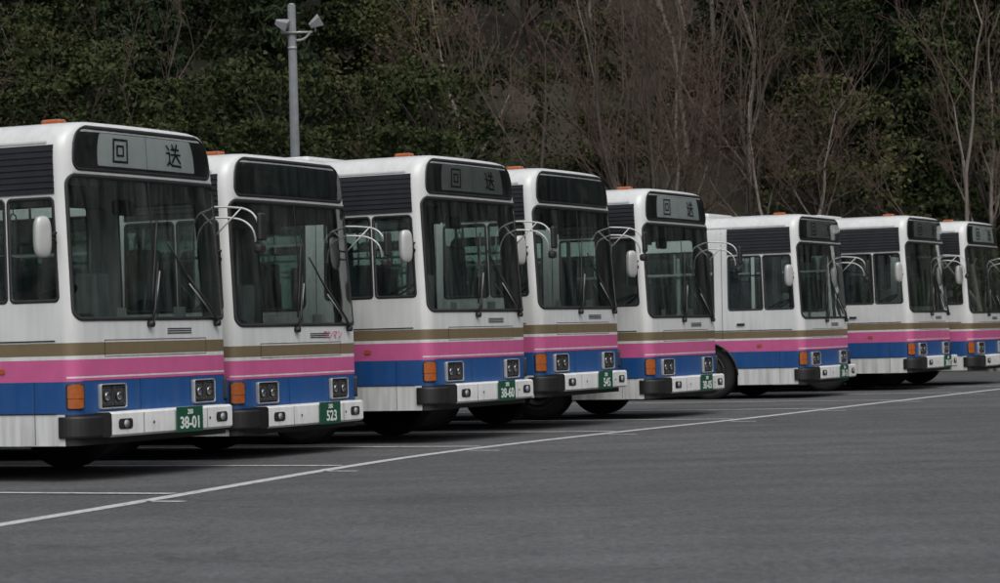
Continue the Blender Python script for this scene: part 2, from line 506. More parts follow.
    box(mb, (-2.4, 0, 3.12), (1.1, 1.2, 0.09), M['white'], 0.035)
    box(mb, (-5.6, 0, 3.135), (2.2, 1.5, 0.14), M['white'], 0.05)
    box(mb, (-8.6, 0, 3.12), (0.9, 0.9, 0.09), M['white'], 0.035)
    patch(mb, -(WE+1.0), -(WE+0.86), 1.26, 1.30, 0.01, 0.02, M['black'], 1)
    # near side mirror
    b = P0(-(WE+0.0), 2.08)
    tube(mb, smooth_path([b, b+Vector((0.06,-0.07,0.02)), b+Vector((0.06,-0.14,0.0))]), 0.011, M['black'], 6)
    tube(mb, smooth_path([b+Vector((0,0,-0.1)), b+Vector((0.06,-0.07,-0.06)), b+Vector((0.06,-0.13,-0.03))]), 0.009, M['black'], 6)
    hc = b+Vector((0.03,-0.22,-0.02))
    Rm = Matrix.Rotation(math.radians(-28), 3, 'Z')
    bm = bmesh.new(); bmesh.ops.create_uvsphere(bm, u_segments=20, v_segments=14, radius=1)
    vs = []
    for v in bm.verts:
        c = v.co; p = Vector([math.copysign(abs(q)**0.62, q) for q in c])
        vs.append(Rm @ Vector((p.x*0.045, p.y*0.078, p.z*0.175))+hc)
    bm.verts.index_update()
    mb.add(vs, [[v.index for v in f.verts] for f in bm.faces], M['metal']); bm.free()
    # far side big mirror stay
    for dz, ex in ((0.0, 0.0), (-0.10, -0.05)):
        b = S(1.22, 2.40+dz, 0.0)
        e = [b, b+Vector((0.14, 0.06, -0.005)), b+Vector((0.30+ex, 0.11, -0.03)), b+Vector((0.39+ex, 0.13, -0.10)), b+Vector((0.43+ex, 0.13, -0.22-dz*0.3)), b+Vector((0.43+ex, 0.13, -0.34-dz))]
        tube(mb, smooth_path(e), 0.010, M['metal'], 8)
    b = S(1.22, 2.40, 0.0)
    tube(mb, [b+Vector((0.27,0.10,-0.01)), S(1.22, 2.12, 0.0)], 0.008, M['metal'], 6)
    Rm = Matrix.Rotation(math.radians(12), 3, 'Z')
    box(mb, b+Vector((0.455, 0.14, -0.20)), (0.05, 0.17, 0.26), M['black'], 0.022, Rm, 3)
    box(mb, b+Vector((0.43, 0.14, -0.40)), (0.08, 0.16, 0.09), M['black'], 0.03, Rm, 3)
    # wipers
    def wiper(wp, tip_w, tip_z, b0, b1):
        p = [S(wp, 1.315, 0.03), S(wp+(tip_w-wp)*0.25, 1.315+(tip_z-1.315)*0.25, 0.055), S(tip_w, tip_z, 0.035)]
        tube(mb, p, [0.016, 0.012, 0.007], M['black'], 6)
        tube(mb, [S(wp+0.035, 1.31, 0.03), S(tip_w+0.012, tip_z-0.08, 0.04)], 0.007, M['galv'], 5)
        q = [S(b0[0]+(b1[0]-b0[0])*t, b0[1]+(b1[1]-b0[1])*t, 0.016) for t in (0, .25, .5, .75, 1)]
        tube(mb, q, 0.010, M['black'], 5)
        c = S(wp, 1.315, 0.0)
        tube(mb, [c, c+Vector((0.05,0,0))], 0.03, M['black'], 12)
    wiper(-0.14, 0.02, 1.86, (-0.10, 1.44), (0.08, 2.24))
    wiper(0.98, 0.50, 1.75, (0.83, 1.42), (0.22, 2.05))
    return mb

def build_glass():
    mb = MB()
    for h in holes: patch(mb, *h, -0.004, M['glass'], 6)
    return mb
def build_signglass():
    mb = MB()
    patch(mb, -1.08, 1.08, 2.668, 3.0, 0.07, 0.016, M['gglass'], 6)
    return mb

def build_interior():
    mb = MB()
    box(mb, (-LEN/2-0.1, 0, 0.86), (LEN-0.9, 2.3, 0.04), M['interior'], 0)
    box(mb, (-0.42, 0, 1.12), (0.34, 2.1, 0.46), M['dash'], 0.06)
    box(mb, (-0.55, -0.62, 1.36), (0.22, 0.62, 0.12), M['dash'], 0.04)
    c = Vector((-0.70, -0.62, 1.56)); R = Matrix.Rotation(math.radians(-28), 3, 'Y')
    pts = [c+R@Vector((0.24*math.cos(2*math.pi*i/24), 0.24*math.sin(2*math.pi*i/24), 0)) for i in range(25)]
    tube(mb, pts, 0.016, M['black'], 6, False)
    for i in range(3):
        a = 2*math.pi*i/3; tube(mb, [c, c+R@Vector((0.24*math.cos(a), 0.24*math.sin(a), 0))], 0.012, M['black'], 5)
    tube(mb, [c, Vector((-0.5, -0.62, 1.15))], 0.03, M['black'], 8)
    def seat(x, y, z, w=0.46, back=0.72):
        box(mb, (x, y, z+0.42), (0.44, w, 0.12), M['seat'], 0.04)
        box(mb, (x-0.22, y, z+0.42+back/2), (0.10, w, back), M['seat'], 0.04)
        tube(mb, [(x, y, z), (x, y, z+0.4)], 0.03, M['galv'], 6)
    seat(-1.25, -0.62, 0.95, 0.50, 0.80)
    tube(mb, [(-1.65, -0.2, 0.9), (-1.65, -0.2, 2.9)], 0.018, M['metal'], 8)
    tube(mb, [(-1.65, -1.1, 1.75), (-1.65, -0.2, 1.75)], 0.018, M['metal'], 8)
    box(mb, (-1.68, -0.66, 1.3), (0.02, 0.9, 0.85), M['interior'], 0.005)
    box(mb, (-0.95, 0.35, 1.35), (0.24, 0.24, 0.9), M['interior'], 0.03)
    tube(mb, [(-1.1, 0.55, 0.9), (-1.1, 0.55, 2.9)], 0.018, M['metal'], 8)
    for x in range(8):
        for y in (-0.95, 0.95) if x > 0 else (0.95,):
            seat(-2.2-x*0.95, y, 0.88)
            seat(-2.2-x*0.95, y*0.52, 0.88)
    for sg in (-1, 1):
        tube(mb, [(-1.8, sg*0.6, 2.62), (-9.6, sg*0.6, 2.62)], 0.015, M['metal'], 6)
        for x in range(12):
            xx = -2.0-x*0.6
            tube(mb, [(xx, sg*0.6, 2.60), (xx, sg*0.6, 2.40)], 0.006, M['interior'], 4)
            pts = [(xx, sg*0.6+0.05*math.cos(a), 2.35+0.05*math.sin(a)) for a in [2*math.pi*i/8 for i in range(9)]]
            tube(mb, pts, 0.008, M['ptext'], 4, False)
    box(mb, (-0.42, -0.62, 2.44), (0.03, 0.9, 0.20), M['dash'], 0.01)
    box(mb, (-0.35, 0.02, 2.36), (0.05, 0.34, 0.14), M['black'], 0.03)
    box(mb, (-0.50, 0, 2.76), (0.30, 2.0, 0.25), M['dash'], 0.02)
    box(mb, (-0.24, 0.72, 1.42), (0.006, 0.20, 0.10), M['ptext'], 0)
    box(mb, (-0.28, -0.15, 1.42), (0.006, 0.14, 0.09), M['signA'], 0)
    return mb

def build_wheels():
    mb = MB()
    T, Rm, D = M['tyre'], M['rim'], M['dark']
    for cx, ww in ((WX_F, 0.27), (WX_R, 0.27)):
        for sg in (-1, 1):
            y0 = sg*(W-0.06)
            prof = [(0.0, -0.02), (0.07, -0.02), (0.09, -0.06), (0.15, -0.09), (0.20, -0.10), (0.245, -0.03), (0.262, -0.005), (0.275, -0.02),
                    (0.33, 0.0), (0.41, -0.005), (0.45, -0.03), (TR, -0.06), (TR, -ww+0.03), (0.45, -ww), (0.25, -ww), (0.0, -ww)]
            prof = [(r, sg*y) for r, y in prof]
            mats = [Rm, Rm, Rm, Rm, Rm, Rm, Rm, T, T, T, T, T, T, T, D]
            lathe_y(mb, (cx, y0, TR), prof, mats)
            for i in range(8):
                a = 2*math.pi*i/8
                q = Vector((cx+0.155*math.cos(a), y0-sg*0.10, TR+0.155*math.sin(a)))
                tube(mb, [q, q+Vector((0, sg*0.035, 0))], 0.014, M['rim'], 6)
        tube(mb, [(cx, -1.0, TR), (cx, 1.0, TR)], 0.07, M['dark'], 8)
    return mb

def strokes(mb, cw, cz, size, kind, off, mat):
    G = []
    if kind == 'kai':
        for k, q in ((0.46, 0.10), (0.20, 0.09)):
            G += [((-k,-k),(k,-k),q), ((-k,k),(k,k),q), ((-k,-k),(-k,k),q), ((k,-k),(k,k),q)]
    else:
        G += [((-0.42,0.40),(-0.30,0.26),.10), ((-0.48,0.10),(-0.28,0.10),.09), ((-0.28,0.12),(-0.30,-0.26),.10), ((-0.30,-0.24),(-0.48,-0.42),.10),
              ((-0.34,-0.30),(-0.12,-0.42),.10), ((-0.14,-0.42),(0.48,-0.44),.10),
              ((0.0,0.46),(0.07,0.32),.10), ((0.36,0.47),(0.26,0.32),.10), ((-0.10,0.27),(0.44,0.27),.09), ((-0.16,0.05),(0.50,0.05),.09),
              ((0.17,0.27),(0.15,0.02),.10), ((0.15,0.04),(-0.12,-0.28),.10), ((0.17,0.04),(0.46,-0.28),.10)]
    for i, (a, b, q) in enumerate(G):
        dx, dz = b[0]-a[0], b[1]-a[1]; L = math.hypot(dx, dz); ux, uz = dx/L, dz/L; h = q/2
        ax, az = a[0]-ux*h, a[1]-uz*h; bx, bz = b[0]+ux*h, b[1]+uz*h
        pts = [(ax-uz*h, az+ux*h), (ax+uz*h, az-ux*h), (bx+uz*h, bz-ux*h), (bx-uz*h, bz+ux*h)]
        mb.add([S(cw+p[0]*size*1.1, cz+p[1]*size, off+i*0.0003) for p in pts], [(0,1,2,3)], mat, False)
def build_sign(kind):
    mb = MB()
    if kind == 'dark':
        patch(mb, -0.76, 0.82, 2.69, 2.975, 0.02, 0.005, M['signC'], 4)
    else:
        bm_ = M['signA'] if kind == 'white' else M['signB']
        patch(mb, -0.76, 0.82, 2.69, 2.975, 0.02, 0.005, bm_, 4)
        strokes(mb, -0.42, 2.832, 0.21, 'kai', 0.008, M['ink'])
        strokes(mb, 0.46, 2.832, 0.21, 'sou', 0.008, M['ink'])
        patch(mb, -0.002, 0.002, 2.69, 2.975, 0, 0.008, M['louvre'], 3)
    return mb

shell_me = build_shell().mesh('bus_body')
glass_me = build_glass().mesh('bus_window_glass')
sg_me = build_signglass().mesh('bus_sign_glass')
int_me = build_interior().mesh('bus_interior')
wheel_me = build_wheels().mesh('bus_wheels')
sign_me = {k: build_sign(k).mesh('bus_destination_blind_'+k) for k in ('white','grey','dark')}
pm = MB(); box(pm, (0,0,0), (0.012, 0.42, 0.225), M['plate'], 0.004)
plate_me = pm.mesh('number_plate')

FWD = math.radians(-25.9)
F = Vector((math.cos(FWD), math.sin(FWD), 0)); LAT = Vector((-math.sin(FWD), math.cos(FWD), 0))
def text(name, s, size, parent, loc, mat, bold=0.003):
    cu = bpy.data.curves.new(name, 'FONT'); cu.body = s; cu.size = size; cu.align_x = 'CENTER'; cu.align_y = 'CENTER'
    cu.extrude = 0.001; cu.offset = bold; cu.materials.append(mat)
    o = bpy.data.objects.new(name, cu); COL.objects.link(o)
    o.parent = parent; o.location = loc; o.rotation_euler = (math.pi/2, 0, math.pi/2)
    return o
buses = [
 (-3.58, 21.10,  0.02, 'white', '38-01', 0.0),
 (-2.55, 24.30, -0.05,'dark',  ' 523',  0.3),
 (-0.74, 26.90,  0.075,'grey',  '38-60', -0.2),
 ( 0.50, 29.95,  0.105, 'dark',  ' 545',  0.2),
 ( 1.98, 32.70, -0.02, 'white', '38-05', 0.0),
 ( 4.93, 40.60, -0.055,'grey',  '38-12', 0.4),
 ( 7.25, 43.90,  0.02, 'grey',  '38-07', -0.3),
 ( 8.74, 46.30, -0.01, 'white', '38-22', 0.2),
]
for (x, y, lift, sk, num, dy) in buses:
    yaw = FWD+math.radians(dy)
    loc = Vector((x, y, 0))+LAT*W
    e = empty('bus', loc, (0, 0, yaw))
    obj('body', shell_me, e, (0,0,lift)); obj('window_glass', glass_me, e, (0,0,lift)); obj('sign_glass', sg_me, e, (0,0,lift))
    obj('interior', int_me, e, (0,0,lift)); obj('wheels', wheel_me, e)
    obj('destination_blind', sign_me[sk], e, (0,0,lift))
    px = S(0.18, 0.46, 0.195)
    obj('number_plate', plate_me, e, (px.x, px.y, px.z+lift+0.0))
    text('plate_number', num, 0.145, e, (px.x+0.008, px.y, px.z+lift-0.033), M['ptext'])
    text('plate_region', '200', 0.06, e, (px.x+0.008, px.y, px.z+lift+0.065), M['ptext'], 0.001)
    if num == ' 523':
        p = S(0.62, 1.27, 0.006)
        text('one_man_lettering', 'ワンマン', 0.10, e, (p.x+0.004, p.y, p.z+lift-0.02), M['pink'], 0.001)

# ------------------------------------------------------------------ ground
def hill_t(x, y):
    a = y-58-1.5*math.sin(x*0.11)
    b = x-34-2*math.sin(y*0.09)
    c = -x-42-2*math.sin(y*0.07)
    return max(a, b, c)
def hill_h(x, y):
    t = hill_t(x, y)
    if t <= 0: return 0.0
    h = 0.55*t*min(1, t/6)
    h = 48*(1-math.exp(-h/48))
    return h+0.5*math.sin(x*0.35+y*0.2)*min(1, t/5)+0.3*math.sin(x*0.9-y*0.5)*min(1, t/5)

def asphalt():
    m, nt, out = new_mat('asphalt')
    b = N(nt, 'ShaderNodeBsdfPrincipled'); b.inputs['Roughness'].default_value = 0.88
    b.inputs['Specular IOR Level'].default_value = 0.3
    tc = N(nt, 'ShaderNodeTexCoord')
    def noise(s, d=4, r=0.6):
        n = N(nt, 'ShaderNodeTexNoise'); n.inputs['Scale'].default_value = s; n.inputs['Detail'].default_value = d; n.inputs['Roughness'].default_value = r
        nt.links.new(tc.outputs['Object'], n.inputs['Vector']); return n
    def ramp(src, p0, c0, p1, c1):
        r = N(nt, 'ShaderNodeValToRGB'); r.color_ramp.elements[0].position = p0; r.color_ramp.elements[1].position = p1
        r.color_ramp.elements[0].color = (c0,c0,c0,1); r.color_ramp.elements[1].color = (c1,c1,c1,1)
        nt.links.new(src, r.inputs['Fac']); return r
    def mul(a, bb):
        x = N(nt, 'ShaderNodeMix', data_type='RGBA', blend_type='MULTIPLY'); x.inputs['Factor'].default_value = 1
        nt.links.new(a, x.inputs['A']); nt.links.new(bb, x.inputs['B']); return x.outputs['Result']
    big = ramp(noise(0.12, 5).outputs['Fac'], 0.35, 0.84, 0.68, 1.10)
    mid = ramp(noise(1.1, 8, 0.7).outputs['Fac'], 0.3, 0.80, 0.7, 1.16)
    fine = ramp(noise(16, 6, 0.9).outputs['Fac'], 0.34, 0.42, 0.68, 1.65)
    vo = N(nt, 'ShaderNodeTexVoronoi'); vo.inputs['Scale'].default_value = 60
    nt.links.new(tc.outputs['Object'], vo.inputs['Vector'])
    ag = N(nt, 'ShaderNodeValToRGB'); ag.color_ramp.elements[0].position = 0.0; ag.color_ramp.elements[1].position = 0.8
    ag.color_ramp.elements[0].color = (1.25,1.25,1.25,1); ag.color_ramp.elements[1].color = (0.8,0.8,0.8,1)
    nt.links.new(vo.outputs['Distance'], ag.inputs['Fac'])
    mp = N(nt, 'ShaderNodeMapping'); mp.inputs['Rotation'].default_value = (0,0,-math.radians(64)); mp.inputs['Scale'].default_value = (0.06, 1.3, 1)
    nt.links.new(tc.outputs['Object'], mp.inputs['Vector'])
    ns = N(nt, 'ShaderNodeTexNoise'); ns.inputs['Scale'].default_value = 1.0; ns.inputs['Detail'].default_value = 6
    nt.links.new(mp.outputs[0], ns.inputs['Vector'])
    st = ramp(ns.outputs['Fac'], 0.35, 0.88, 0.65, 1.10)
    cr = N(nt, 'ShaderNodeTexVoronoi', feature='DISTANCE_TO_EDGE'); cr.inputs['Scale'].default_value = 0.22
    dn = noise(0.9, 6, 0.7)
    va = N(nt, 'ShaderNodeVectorMath', operation='MULTIPLY_ADD'); va.inputs[1].default_value = (1.6,1.6,0)
    nt.links.new(dn.outputs['Color'], va.inputs[0]); nt.links.new(tc.outputs['Object'], va.inputs[2])
    nt.links.new(va.outputs[0], cr.inputs['Vector'])
    crr = ramp(cr.outputs['Distance'], 0.0, 0.62, 0.004, 1.0)
    base = N(nt, 'ShaderNodeRGB'); base.outputs[0].default_value = (0.099, 0.102, 0.104, 1)
    c = mul(base.outputs[0], big.outputs[0]); c = mul(c, mid.outputs[0]); c = mul(c, fine.outputs[0]); c = mul(c, ag.outputs[0]); c = mul(c, st.outputs[0]); c = mul(c, crr.outputs[0])
    nt.links.new(c, b.inputs['Base Color'])
    bp = N(nt, 'ShaderNodeBump'); bp.inputs['Strength'].default_value = 0.7; bp.inputs['Distance'].default_value = 0.008
    nt.links.new(vo.outputs['Distance'], bp.inputs['Height']); nt.links.new(bp.outputs[0], b.inputs['Normal'])
    nt.links.new(b.outputs[0], out.inputs[0]); return m
M['asphalt'] = asphalt()
def line_paint():
    m, nt, out = new_mat('road_paint_worn')
    b = N(nt, 'ShaderNodeBsdfPrincipled'); b.inputs['Roughness'].default_value = 0.75
    tc = N(nt, 'ShaderNodeTexCoord')
    n = N(nt, 'ShaderNodeTexNoise'); n.inputs['Scale'].default_value = 14; n.inputs['Detail'].default_value = 8; n.inputs['Roughness'].default_value = 0.75
    nt.links.new(tc.outputs['Object'], n.inputs['Vector'])
    r = N(nt, 'ShaderNodeValToRGB'); e = r.color_ramp.elements
    e[0].position = 0.36; e[0].color = (0.16,0.16,0.16,1); e[1].position = 0.50; e[1].color = (0.50,0.51,0.51,1)
    nt.links.new(n.outputs['Fac'], r.inputs['Fac']); nt.links.new(r.outputs[0], b.inputs['Base Color'])
    nt.links.new(b.outputs[0], out.inputs[0]); return m
M['paint'] = line_paint()
M['litter'] = simple('forest_floor', (0.034, 0.031, 0.020), 0.95, var=0.5, scale=1.5, bump=0.5)
M['earth'] = simple('ground_earth', (0.06, 0.06, 0.035), 0.95, var=0.4, scale=0.4)

mb = MB(); mb.add([(-900,-900,-0.012),(900,-900,-0.012),(900,900,-0.012),(-900,900,-0.012)], [(0,1,2,3)], M['earth'], False)
obj('ground', mb.mesh('ground'))
mb = MB(); mb.add([(-44,-60,0),(36,-60,0),(36,60,0),(-44,60,0)], [(0,1,2,3)], M['asphalt'], False)
obj('parking_lot_asphalt', mb.mesh('parking_lot_asphalt'))
mb = MB(); vs = []; fs = []; xs = np.linspace(-110, 110, 90); ys = np.linspace(-70, 170, 100)
for yy in ys:
    for xx in xs:
        t = hill_t(xx, yy); vs.append((xx, yy, hill_h(xx, yy)+0.02 if t > 0 else -0.25))
nx = len(xs)
for j in range(len(ys)-1):
    for i in range(nx-1): fs.append((j*nx+i, j*nx+i+1, (j+1)*nx+i+1, (j+1)*nx+i))
mb.add(vs, fs, M['litter']); obj('hillside', mb.mesh('hillside'))

def ribbon(pts, width, z=0.004):
    P = [Vector((p[0], p[1], 0)) for p in pts]; vs = []; fs = []
    for i, p in enumerate(P):
        t = (P[min(i+1, len(P)-1)]-P[max(i-1, 0)]).normalized(); n = Vector((-t.y, t.x, 0))
        vs += [p+n*width/2+Vector((0,0,z)), p-n*width/2+Vector((0,0,z))]
    for i in range(len(P)-1): fs.append((2*i, 2*i+1, 2*i+3, 2*i+2))
    return vs, fs
LP = [(-6.0, 7.5), (-4.7,11.8), (-3.30,16.3), (-2.63,18.5), (-1.40,22.7), (-0.35,25.5), (1.34,28.9), (3.19,32.3), (5.40,36.8), (8.60,43.2), (12.0,50.0), (15.0,56.0)]
mb = MB()
sp = smooth_path([(a,b,0) for a,b in LP], 6)
mb.add(*ribbon(sp, 0.145), M['paint'], False)
obj('edge_line_marking', mb.mesh('edge_line_marking'))
mb = MB()
C0 = Vector((-3.62, 21.1, 0))
def at_lat(L):
    for a, b in zip(sp, sp[1:]):
        la, lb = (a-C0).dot(LAT), (b-C0).dot(LAT)
        if la <= L <= lb: return a+(b-a)*((L-la)/(lb-la))
    return None
for L in (-8.3, -4.9, -1.27, 2.42, 5.85, 9.25, 12.7, 16.2, 19.7, 23.2, 26.8):
    p = at_lat(L)
    if p is None: continue
    a = p-F*0.10; b = p-F*12.5
    mb.add(*ribbon([a+(b-a)*t/8 for t in range(9)], 0.12, 0.008), M['paint'], False)
    q = p+F*0.15-LAT*0.75
    mb.add(*ribbon([q, q+F*0.34], 0.09), M['paint'], False)
obj('parking_bay_marking', mb.mesh('parking_bay_marking'))

# ------------------------------------------------------------------ street lamp
mb = MB()
tube(mb, [(0,0,0),(0,0,4),(0,0,7.95)], [0.125, 0.10, 0.08], M['concrete'], 20)
for z in (7.05, 7.35): tube(mb, [(0,0,z),(0,0,z+0.05)], 0.094, M['galv'], 20)
tube(mb, [(0,0,7.95),(0,0,7.98)], [0.08,0.05], M['galv'], 16)
tube(mb, smooth_path([(0.08,-0.05,7.22),(0.25,-0.08,7.25),(0.40,-0.1,7.40)]), 0.025, M['galv'], 8)
tube(mb, [(-0.2,-0.1,7.38),(0.42,-0.1,7.38)], 0.022, M['galv'], 8)
for cx, an in ((0.48, -30), (-0.20, 20)):
    Rm = Matrix.Rotation(math.radians(an), 3, 'Y') @ Matrix.Rotation(math.radians(25), 3, 'X')
    c = Vector((cx, -0.14, 7.56))
    vs = []
    for k, (s, d) in enumerate(((0.05, -0.12), (0.08, -0.02), (0.115, 0.10), (0.12, 0.13))):
        for (a, b) in ((-1,-1),(1,-1),(1,1),(-1,1)): vs.append(c+Rm@Vector((d, a*s*1.1, b*s*0.8)))
    fs = [(0,3,2,1)]
    for k in range(3):
        for q in range(4): fs.append((k*4+q, k*4+(q+1)%4, (k+1)*4+(q+1)%4, (k+1)*4+q))
    fs.append((12,13,14,15))
    mb.add(vs, fs, M['galv'], False)
    tube(mb, [(cx, -0.1, 7.38), c], 0.02, M['galv'], 6)
obj('street_lamp', mb.mesh('street_lamp'), None, (-4.07, 50.5, 0))

# ------------------------------------------------------------------ vegetation
def leaf_mat(name, c1, c2):
    m, nt, out = new_mat(name)
    g = N(nt, 'ShaderNodeNewGeometry'); oi = N(nt, 'ShaderNodeObjectInfo'); tc = N(nt, 'ShaderNodeTexCoord')
    no = N(nt, 'ShaderNodeTexNoise'); no.inputs['Scale'].default_value = 0.7; no.inputs['Detail'].default_value = 3
    nt.links.new(tc.outputs['Object'], no.inputs['Vector'])
    a = N(nt, 'ShaderNodeMath', operation='MULTIPLY_ADD'); a.inputs[1].default_value = 0.40; nt.links.new(g.outputs['Random Per Island'], a.inputs[0])
    b2 = N(nt, 'ShaderNodeMath', operation='MULTIPLY_ADD'); b2.inputs[1].default_value = 0.55; nt.links.new(oi.outputs['Random'], b2.inputs[0]); nt.links.new(no.outputs['Fac'], b2.inputs[2])
    s = N(nt, 'ShaderNodeMath', operation='SUBTRACT'); s.inputs[1].default_value = 0.45; nt.links.new(b2.outputs[0], s.inputs[0])
    nt.links.new(s.outputs[0], a.inputs[2])
    r = N(nt, 'ShaderNodeValToRGB'); r.color_ramp.elements[0].color = c1+(1,); r.color_ramp.elements[1].color = c2+(1,)
    nt.links.new(a.outputs[0], r.inputs['Fac'])
    d = N(nt, 'ShaderNodeBsdfDiffuse')
    nt.links.new(r.outputs[0], d.inputs[0]); nt.links.new(d.outputs[0], out.inputs[0]); return m
M['leafA'] = leaf_mat('leaf_evergreen', (0.016, 0.024, 0.012), (0.062, 0.076, 0.034))
M['leafB'] = leaf_mat('leaf_conifer', (0.012, 0.020, 0.013), (0.038, 0.053, 0.028))
M['leafC'] = leaf_mat('leaf_olive_shrub', (0.026, 0.031, 0.015), (0.082, 0.085, 0.040))
M['leafD'] = leaf_mat('leaf_dry_brown', (0.040, 0.028, 0.021), (0.10, 0.066, 0.046))
M['bark'] = simple('bark_dark', (0.055, 0.046, 0.038), 0.95, var=0.4, scale=5, stretch=(3,3,0.6))
M['barkp'] = simple('bark_pale', (0.16, 0.14, 0.12), 0.95, var=0.35, scale=5, stretch=(3,3,0.6))
M['twig'] = simple('twig_reddish', (0.088, 0.060, 0.048), 0.95, var=0.3)

def add_leaves(mb, C, size, mat, rng, elong=1.6, down=None):
    n = len(C)
    a = rng.normal(size=(n,3)); a /= np.linalg.norm(a, axis=1)[:,None]
    if down is not None: a = a*0.6+down; a /= np.linalg.norm(a, axis=1)[:,None]
    b = rng.normal(size=(n,3)); b -= a*np.sum(a*b, axis=1)[:,None]; b /= np.linalg.norm(b, axis=1)[:,None]
    s = (size*(0.6+0.8*rng.random(n)))[:,None]
    A_ = a*s*elong*0.5; B_ = b*s*0.5
    V = np.stack([C-A_, C+B_*0.9-A_*0.1, C+A_, C-B_*0.9-A_*0.1], axis=1).reshape(-1,3)
    o = len(mb.v); mb.v.extend(map(tuple, V.tolist())); k = mb.mi(mat)
    idx = (np.arange(n)*4+o)
    mb.f.extend([(i,i+1,i+2,i+3) for i in idx.tolist()]); mb.m.extend([k]*n); mb.sm.extend([False]*n)

def broadleaf(seed, H=9.0, Rr=2.3, mat='leafA', nclump=75, per=320, size=0.085, z0=0.18):
    rng = np.random.default_rng(seed); rd = random.Random(seed); mb = MB()
    bend = [Vector((rd.uniform(-.25,.25)*i, rd.uniform(-.25,.25)*i, H*0.85*i/5)) for i in range(6)]
    tube(mb, bend, [0.15-0.024*i for i in range(6)], M['bark'], 8)
    cl = []
    for i in range(nclump):
        t = rd.random()**0.85; z = H*(z0+(0.98-z0)*t)
        rr = Rr*math.sqrt(max(0.05, 1-((t-0.42)/0.62)**2))*rd.uniform(0.35, 1.1)
        an = rd.uniform(0, 2*math.pi)
        cl.append(Vector((rr*math.cos(an), rr*math.sin(an), z)))
    for c in cl[::2]:
        zb = max(0.12*H, c.z-rd.uniform(0.8, 2.2)); k = min(4.99, zb/(H*0.85)*5); i = int(k)
        b = bend[i].lerp(bend[i+1], k-i)
        mid = b.lerp(c, 0.5)+Vector((0,0,-0.15))
        tube(mb, [b, mid, c+(c-b)*0.15], [0.045, 0.028, 0.008], M['bark'], 4)
    pts = []
    for c in cl:
        r = rd.uniform(0.36, 0.80); n = int(per*r*r/0.4)
        u = rng.normal(size=(n,3)); u /= np.linalg.norm(u, axis=1)[:,None]
        rad = r*(0.35+0.8*rng.random(n))[:,None]
        p = u*rad*np.array([1.1,1.1,0.62])+np.array(c)
        p += 0.16*np.sin(p*5.1+seed)
        pts.append(p)
    add_leaves(mb, np.concatenate(pts), size, M[mat], rng)
    return mb.mesh('evergreen_tree_mesh')

def conifer(seed, H=12.0, Rr=2.2):
    rng = np.random.default_rng(seed); rd = random.Random(seed); mb = MB()
    tube(mb, [(0,0,0),(0.05,0,H*0.5),(0,0.05,H)], [0.17,0.11,0.02], M['bark'], 8)
    z = H*0.16; pts = []
    while z < H*0.99:
        t = z/H; R1 = Rr*(1-t)**0.75*rd.uniform(0.75,1.1)+0.12
        for k in range(rd.randint(5,8)):
            an = rd.uniform(0, 2*math.pi); L = R1*rd.uniform(0.6,1.1)
            d = Vector((math.cos(an), math.sin(an), 0))
            tip = Vector((0,0,z))+d*L+Vector((0,0,-0.22*L))
            m_ = Vector((0,0,z))+d*L*0.5+Vector((0,0,0.04*L))
            tube(mb, [(0,0,z), m_, tip], [0.028,0.018,0.006], M['bark'], 4, False)
            n = int(140*L)+16
            u = rng.random(n)**0.7
            base = np.array([(0,0,z)])*(1-u[:,None])**2+2*np.array([m_])*((1-u)*u)[:,None]+np.array([tip])*(u**2)[:,None]
            sp_ = 0.09+0.20*L*np.sin(np.clip(u,0,1)*math.pi)[:,None]
            base = base+rng.normal(size=(n,3))*sp_*np.array([0.75,0.75,0.42])-np.array([0,0,0.08])
            pts.append(base)
        z += rd.uniform(0.22, 0.38)
    add_leaves(mb, np.concatenate(pts), 0.075, M['leafB'], rng, 2.5, np.array([0,0,-0.35]))
    return mb.mesh('conifer_tree_mesh')

def bare(seed, H=10.0, pale=True):
    rd = random.Random(seed); rng = np.random.default_rng(seed); mb = MB(); tips = []
    bk = M['barkp'] if pale else M['bark']
    def br(p, d, L, r, depth):
        n = 3; q = [p]; dd = d.copy()
        for i in range(n):
            dd = (dd+Vector((rd.uniform(-.14,.14), rd.uniform(-.14,.14), rd.uniform(-.02,.12)))).normalized()
            q.append(q[-1]+dd*L/n)
        tube(mb, q, [r, r*0.88, r*0.76, r*0.64], bk if r > 0.022 else M['twig'], 6 if r > 0.04 else 3, False)
        if depth == 0:
            tips.append(q[-1]); return
        k = rd.choice((2,3,3)) if depth > 1 else 3
        for i in range(k):
            ax = Vector((rd.uniform(-1,1), rd.uniform(-1,1), rd.uniform(-1,1))).cross(dd).normalized()
            an = math.radians(rd.uniform(4, 14) if (i == 0 and depth > 3) else rd.uniform(18, 46))
            nd = Matrix.Rotation(an, 3, ax) @ dd
            nd = (nd+Vector((0,0,0.14))).normalized()
            s = q[-1] if i < 2 else q[2]
            br(s, nd, L*(0.85 if i == 0 else rd.uniform(0.5,0.78)), max(0.0055, r*(0.72 if i == 0 else 0.45)), depth-1)
    nst = rd.choice((1,1,2))
    for s in range(nst):
        br(Vector((s*0.3,0,0)), Vector((rd.uniform(-.08,.08), rd.uniform(-.08,.08), 1)).normalized(), H*0.25, 0.09, 6)
    C = np.array([list(t) for t in tips]); C = C[rng.random(len(C)) < 0.5]
    C = np.repeat(C, 2, axis=0)+rng.normal(size=(len(C)*2,3))*0.16
    add_leaves(mb, C, 0.05, M['leafD'], rng)
    return mb.mesh('bare_tree_mesh')

